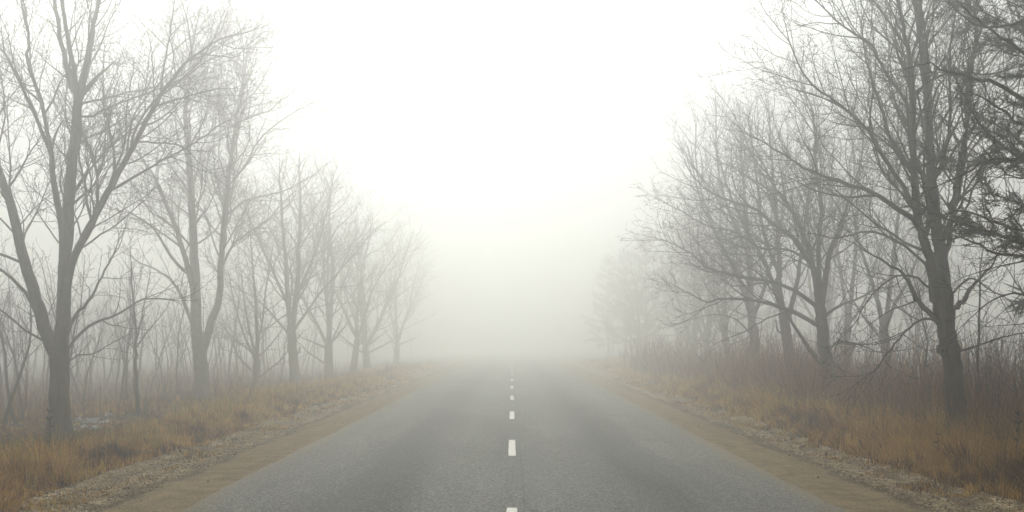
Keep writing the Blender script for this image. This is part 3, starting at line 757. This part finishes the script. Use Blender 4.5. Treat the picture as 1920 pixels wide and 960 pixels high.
# far wood that reads as one mass
qw = qq(space=(.8, .5, .4, .4), rmin=.012, minlen=.4, maxlev=2)
fw = []
rng = random.Random(9)
base_w = [made_tree(200 + i, 8.5 + i * .5, .15, 2.2, 4, qw, 22, limb_lo=False) for i in range(3)]
for k in range(30):
    side = -1 if k % 5 < 3 else 1
    y = rng.uniform(105, 175); x = side * rng.uniform(11.5, 62)
    if side > 0 and x > 40: continue
    tr, cr = base_w[k % 3]; z = gz(x, y); a = rng.uniform(0, 6.28); ca, sa = math.cos(a), math.sin(a); s = rng.uniform(.7, 1.1)
    for P_, r_ in tr + cr:
        fw.append(([(x + s * (p[0] * ca - p[1] * sa), y + s * (p[0] * sa + p[1] * ca), z + s * p[2]) for p in P_], r_))
tag(tubes(fw, "woods", M_BARK_MT), "distant bare wood dissolving into white fog on both sides", "woodland", kind="stuff")

# ------------------------------------------------------------------ grass, brush
def blades(name, mat, px, py, h, w, label, cat, seed, lean=.35, attr0=None, dirx=0.):
    rs = np.random.RandomState(seed); n_ = len(px)
    z = ground_z(px, py)
    tu = np.floor(px / .13) * 7.31 + np.floor(py / .13) * 3.17
    tv = (np.sin(tu * 12.9898) * 43758.5453) % 1.0
    az = tv * 6.283 + rs.normal(0, .9, n_); le = np.abs(rs.normal(lean * (.5 + 1.6 * ((tv * 13.3) % 1.0)), .28, n_)) * h
    h = h * (.55 + .75 * ((tv * 7.7) % 1.0))
    dx = np.cos(az) * le + dirx * h; dy = np.sin(az) * le
    fa = rs.uniform(-1.2, 1.2, n_); wx = np.cos(fa) * w; wy = np.sin(fa) * w
    p0 = np.stack([px, py, z - .02], 1); p1 = p0 + np.stack([dx * .30, dy * .30, h * .55], 1); p2 = p0 + np.stack([dx, dy, h * (1 - .25 * (le / h))], 1)
    W = np.stack([wx, wy, 0 * wx], 1)
    V = np.stack([p0 - W, p0 + W, p1 - W * .8, p1 + W * .8, p2], 1).reshape(-1, 3)
    i = np.arange(n_) * 5
    q4 = np.stack([i, i + 1, i + 3, i + 2], 1); t3 = np.stack([i + 2, i + 3, i + 4], 1)
    at = np.clip((attr0 if attr0 is not None else .5) + ((tv * 3.3) % 1.0 - .5) * .55 + rs.normal(0, .14, n_), 0, 1)
    o = link_mesh(name, V, [q4, t3], mat, attr=np.repeat(at, 5))
    return tag(o, label, cat, kind="stuff")
def scatter(seed, n_, side, amin, amax, y0, y1, ypow=1.7, clump=.12, tuft=14, trad=.06):
    rs = np.random.RandomState(seed)
    m_ = n_ // tuft
    y = y0 + (y1 - y0) * rs.rand(m_ * 4) ** ypow
    a = amin + (amax - amin) * rs.rand(m_ * 4) ** 1.15
    e = edge(y, side)
    x = side * (a + (e - 5.85))
    dens = vnoise(x / .7, y / .8, seed) * .6 + vnoise(x / 2.6, y / 2.6, seed + 1) * .4
    ok = (rs.rand(len(x)) < clump + (1 - clump) * (dens - .36) * 3.2) & (np.abs(x) / y < .50)
    x, y = x[ok][:m_], y[ok][:m_]
    x = np.repeat(x, tuft) + rs.normal(0, trad, len(x) * tuft); y = np.repeat(y, tuft) + rs.normal(0, trad, len(y) * tuft)
    return x, y
def grass(side, seed, specs, label):
    X, Yv, H, A, W = [], [], [], [], []
    rs = np.random.RandomState(seed)
    for (n_, a0, a1, y0, y1, h0, h1, at, w_) in specs:
        x, y = scatter(seed + len(X), n_, side, a0, a1, y0, y1)
        hh = (h0 + (h1 - h0) * vnoise(x / 1.1, y / 1.4, seed + 5)) * rs.uniform(.55, 1.2, len(x))
        if side < 0: hh = hh * (1 - .72 * ss(7.3, 8.2, np.abs(x)) * ss(36, 31, y))
        hh = hh * (.45 + .55 * ss(a0 - .2, a0 + .7, np.abs(x)))
        X.append(x); Yv.append(y); H.append(hh); A.append(at + .16 * fbm(x / 3.1, y / 4.0, seed + 19, 2) + .30 * (vnoise(x / .8, y / 1.2, seed + 9) - .5) * 2)
        W.append(w_ * (.6 + y / 28) * rs.uniform(.7, 1.3, len(x)))
    X, Yv, H, A, W = map(np.concatenate, (X, Yv, H, A, W))
    return blades("dry_grass", M_GRASS, X, Yv, np.maximum(H, .04), W, label, "grass", seed, attr0=A)
grass(-1, 301, [(9000, 4.9, 6.2, 13, 60, .05, .16, .55, .0050), (120000, 5.75, 9.5, 13, 42, .16, .36, .45, .0050), (60000, 6.0, 9.5, 38, 95, .22, .45, .62, .0052),
                (60000, 8.5, 15, 22, 60, .15, .40, .35, .0052), (20000, 6.0, 9.5, 16, 50, .35, .65, .65, .0032)],
      "matted tan and rust dry grass along the left verge")
grass(1, 302, [(9000, 5.0, 6.2, 13, 60, .05, .18, .55, .0050), (130000, 5.80, 8.0, 13, 42, .28, .60, .58, .0050), (60000, 5.9, 9.5, 38, 100, .30, .55, .62, .0032),
               (60000, 7.8, 13, 18, 60, .35, .7, .30, .0052), (26000, 6.2, 8.6, 14, 45, .55, .95, .62, .0032)],
      "tall straw-coloured dry grass along the right verge")
# green moss-grass near the big left tree
rs = np.random.RandomState(77)
gx = np.concatenate([-8.6 + rs.normal(0, .55, 7000), -8.9 + rs.normal(0, .6, 5000), -9.6 + rs.normal(0, .5, 3500)])
gy = np.concatenate([24.2 + rs.normal(0, .7, 7000), 20.6 + rs.normal(0, .6, 5000), 22.4 + rs.normal(0, .8, 3500)])
blades("green_grass", M_GREEN, gx, gy, rs.uniform(.10, .28, len(gx)), rs.uniform(.004, .008, len(gx)), "small green grass patches under the big left tree", "grass", 5, attr0=.5)

def brush(side, seed, specs, label):
    rng_ = random.Random(seed); out = []
    for (n_, a0, a1, y0, y1, h0, h1, r_) in specs:
        k = 0
        while k < n_:
            y = y0 + (y1 - y0) * rng_.random() ** 1.5; a = a0 + (a1 - a0) * rng_.random()
            x = side * a
            if a / y > .5: k += .2; continue
            if vnoise(np.array([x / 1.3]), np.array([y / 1.3]), seed)[0] < .38 * rng_.random() + .1: k += .1; continue
            z = gz(x, y); k += 1
            d_ = dev((0, 0, 1), R(abs(rng_.gauss(0, 17))), rng_.uniform(0, 6.28))
            L = rng_.uniform(h0, h1) * (.45 + 1.1 * float(vnoise(np.array([x / 1.7]), np.array([y / 2.1]), seed + 3)[0])); rr = r_ * rng_.uniform(.7, 1.4) * (.6 + y / 40)
            p, q_ = path(rng_, (x, y, z - .03), d_, L, rr, rr * .45, .07, .03, L / 4)
            out.append((p, q_))
            for _ in range(rng_.randint(1, 4)):
                j = rng_.randint(1, len(p) - 2)
                dd = nrm(tuple(p[j + 1][c] - p[j][c] for c in range(3)))
                e, f_ = path(rng_, p[j], dev(dd, R(rng_.uniform(18, 50)), rng_.uniform(0, 6.28)), L * rng_.uniform(.2, .45), rr * .6, rr * .35, .09, .04, L / 5)
                out.append((e[:4], f_[:4]))
    return tag(tubes(out, "undergrowth", M_BRUSH, attr=True), label, "undergrowth", kind="stuff")
brush(1, 401, [(2900, 7.4, 10.0, 17, 48, .8, 1.65, .0055), (1900, 6.7, 9.5, 28, 75, .8, 1.6, .0055), (450, 9.5, 14, 19, 50, .6, 1.2, .005)], "reddish brown bare brush behind the straw grass on the right")
brush(-1, 402, [(1300, 10.6, 18, 26, 60, .6, 1.3, .0045), (400, 7.5, 9.8, 34, 60, .4, .9, .004)], "thin brown bare brush under the trees on the left")

# individual shrubs that stand out of the brush
def shrub_polys(seed, n_, H, spread, r_):
    rng_ = random.Random(seed); out = []
    for _ in range(n_):
        p, q_ = path(rng_, (rng_.gauss(0, .12), rng_.gauss(0, .12), -.05), dev((0, 0, 1), R(abs(rng_.gauss(0, spread))), rng_.uniform(0, 6.28)), H * rng_.uniform(.6, 1.15), r_ * rng_.uniform(.7, 1.3), r_ * .3, .06, .02, .2)
        out.append((p, q_)); spawn(rng_, p, q_, 2, out, qq(space=(.2, .2, .14, .12), ratio=(.4, .4, .4, .4), ang=(28, 28, 28, 28), rmin=.004, maxlev=3), .2)
    return out
def shrub(label, x, y, seed, n_, H, spread, mat=M_BRUSH, r_=.008, group=None):
    e = empty("shrub", (x, y, gz(x, y)), label, "shrub", group)
    tubes(shrub_polys(seed, n_, H, spread, r_), "stems", mat, e, attr=True)
    return e
SH = "bare shrubs along the right verge"
shrub("red-brown shrub fanning out where the tall right brush begins", 7.1, 37, 1, 60, 1.35, 30, group=SH)
shrub("spreading red-brown shrub just behind the first fanning one", 7.9, 41, 2, 55, 1.3, 28, group=SH)
shrub("upright brown shrub in front of the brown tree with the low limb", 8.0, 31, 3, 50, 1.45, 22, group=SH)
shrub("dark twiggy shrub right of the darkest trunk, at the picture edge", 9.4, 20.6, 4, 70, 1.7, 26, M_BARK_RT, group=SH)
shrub("tangled dark shrub between the darkest trunk and the pole-like sapling", 9.9, 24.5, 6, 60, 1.9, 26, M_BARK_RT, group=SH)
shrub("low dark bush at the far end of the left grass verge", -6.9, 66, 7, 60, .8, 36)
# dead stalks
def stalk(label, x, y, H, seed):
    rng_ = random.Random(seed)
    p, q_ = path(rng_, (0, 0, -.03), (0, 0, 1), H, .011, .006, .02, .02, .12)
    e = empty("dead_stalk", (x, y, gz(x, y)), label, "dead plant")
    tubes([(p, q_)], "stem", M_BARK_R, e)
    sd2 = []
    for i in range(3, len(p)):
        for _ in range(2):
            a, b_ = path(rng_, p[i], dev((0, 0, 1), R(rng_.uniform(25, 60)), rng_.uniform(0, 6.28)), .07, .009, .014, .1, -.1, .02); sd2.append((a, b_))
    [tubes([z], "seed_head", M_BARK_R, e) for z in sd2]
stalk("black dead weed stalk in front of the big left tree", (93 - 960) * 18.3 / F, 18.3, .80, 1)
stalk("dark dead stalk in the straw grass under the darkest right tree", (1757 - 960) * 17.6 / F, 17.6, .55, 2)
stalk("dark dead stalk in the straw grass at the right picture edge", (1905 - 960) * 16.2 / F, 16.2, .95, 3)

# ------------------------------------------------------------------ snow patches
def snow():
    rs = np.random.RandomState(3); Vs, Fs, off = [], [], 0
    for (u, v, wpx, hh) in ((152, 784, 22, .12), (176, 786, 30, .13), (200, 790, 16, .09), (160, 797, 18, .10), (186, 801, 26, .10), (212, 799, 14, .08), (190, 834, 18, .09), (175, 835, 40, .05), (130, 805, 22, .05), (68, 863, 34, .05), (205, 778, 20, .05), (340, 757, 26, .05), 
                            (350, 752, 14, .04), (300, 765, 14, .04), (230, 806, 18, .04), (1902, 925, 12, .02), (420, 745, 12, .04), (205, 832, 14, .05)):
        x, y = 0, 0
        dd = 20.0
        for _ in range(8):
            x = (u - 960) * dd / F; dd = (EYE - gz(x, dd) - hh * .5) * F / (v - YH)
        x = (u - 960) * dd / F; r_ = wpx * dd / F * .5
        m_ = 30
        gx_, gy_ = np.meshgrid(np.linspace(-1.3, 1.3, m_), np.linspace(-1.3, 1.3, m_))
        px2 = x + gx_ * r_; py2 = dd + gy_ * r_ * 2.0
        prof = .42 - (gx_ ** 2 + gy_ ** 2) + 2.0 * fbm(px2 / .13 + u, py2 / .16, 9, 4)
        zz = ground_z(px2, py2) + np.clip(hh * (prof * .9), -.06, hh * .75) + .012
        Vs.append(np.stack([px2, py2, zz], -1).reshape(-1, 3))
        I = (np.arange(m_ - 1)[:, None] * m_ + np.arange(m_ - 1)[None]).ravel() + off
        Fs.append(np.stack([I, I + 1, I + m_ + 1, I + m_], 1)); off += m_ * m_
    tag(link_mesh("snow", np.concatenate(Vs), Fs, M_SNOW, smooth=True), "last patches of old snow under the left trees", "snow", kind="stuff")
snow()

# ------------------------------------------------------------------ pebbles and litter on the shoulders
rs = np.random.RandomState(12)
n_ = 22000
y = 12.2 + 26 * rs.rand(n_) ** 1.6; s = np.where(rs.rand(n_) < .5, -1, 1)
a = np.where(rs.rand(n_) < .992, 4.55 + 1.4 * rs.rand(n_), 3.75 + .9 * rs.rand(n_))
x = s * a; r_ = .006 + .020 * rs.rand(n_) ** 4
ico = np.array([(1, 0, 0), (-1, 0, 0), (0, 1, 0), (0, -1, 0), (0, 0, .7), (0, 0, -.7)], float)
fc = np.array([(0, 2, 4), (2, 1, 4), (1, 3, 4), (3, 0, 4), (2, 0, 5), (1, 2, 5), (3, 1, 5), (0, 3, 5)])
V = ico[None] * rs.uniform(.6, 1.3, (n_, 6, 1)) * r_[:, None, None]
ang = rs.uniform(0, 6.28, n_); ca, sa = np.cos(ang)[:, None], np.sin(ang)[:, None]
V = np.stack([V[..., 0] * ca - V[..., 1] * sa, V[..., 0] * sa + V[..., 1] * ca, V[..., 2]], -1)
V = V + np.stack([x, y, ground_z(x, y) + r_ * .3], -1)[:, None]
Fp = (fc[None] + (np.arange(n_) * 6)[:, None, None]).reshape(-1, 3)
tag(link_mesh("gravel", V.reshape(-1, 3), [Fp], M_STONE, attr=np.repeat(rs.rand(n_), 6)), "loose brown gravel stones on both shoulders", "gravel", kind="stuff")

# ------------------------------------------------------------------ fog
hm = bpy.data.materials.new("haze"); hm.use_nodes = True; n = hm.node_tree; n.nodes.clear()
ho = N(n, "ShaderNodeOutputMaterial"); pv = N(n, "ShaderNodeVolumePrincipled")
pv.inputs["Color"].default_value = (.985, .99, .963, 1); pv.inputs["Density"].default_value = HAZE_DENSITY; pv.inputs["Anisotropy"].default_value = 0.87
n.links.new(pv.outputs[0], ho.inputs["Volume"])
X0, X1, Y0, Y1, Z0, Z1 = -410, 410, -160, 410, -3, 26
V = np.array([(x_, y_, z_) for x_ in (X0, X1) for y_ in (Y0, Y1) for z_ in (Z0, Z1)], float)
Fh = np.array([(0, 1, 3, 2), (4, 6, 7, 5), (0, 4, 5, 1), (2, 3, 7, 6), (0, 2, 6, 4), (1, 5, 7, 3)])
tag(link_mesh("haze", V, [Fh], hm), "pale fog filling the road and trees", "fog", kind="stuff")
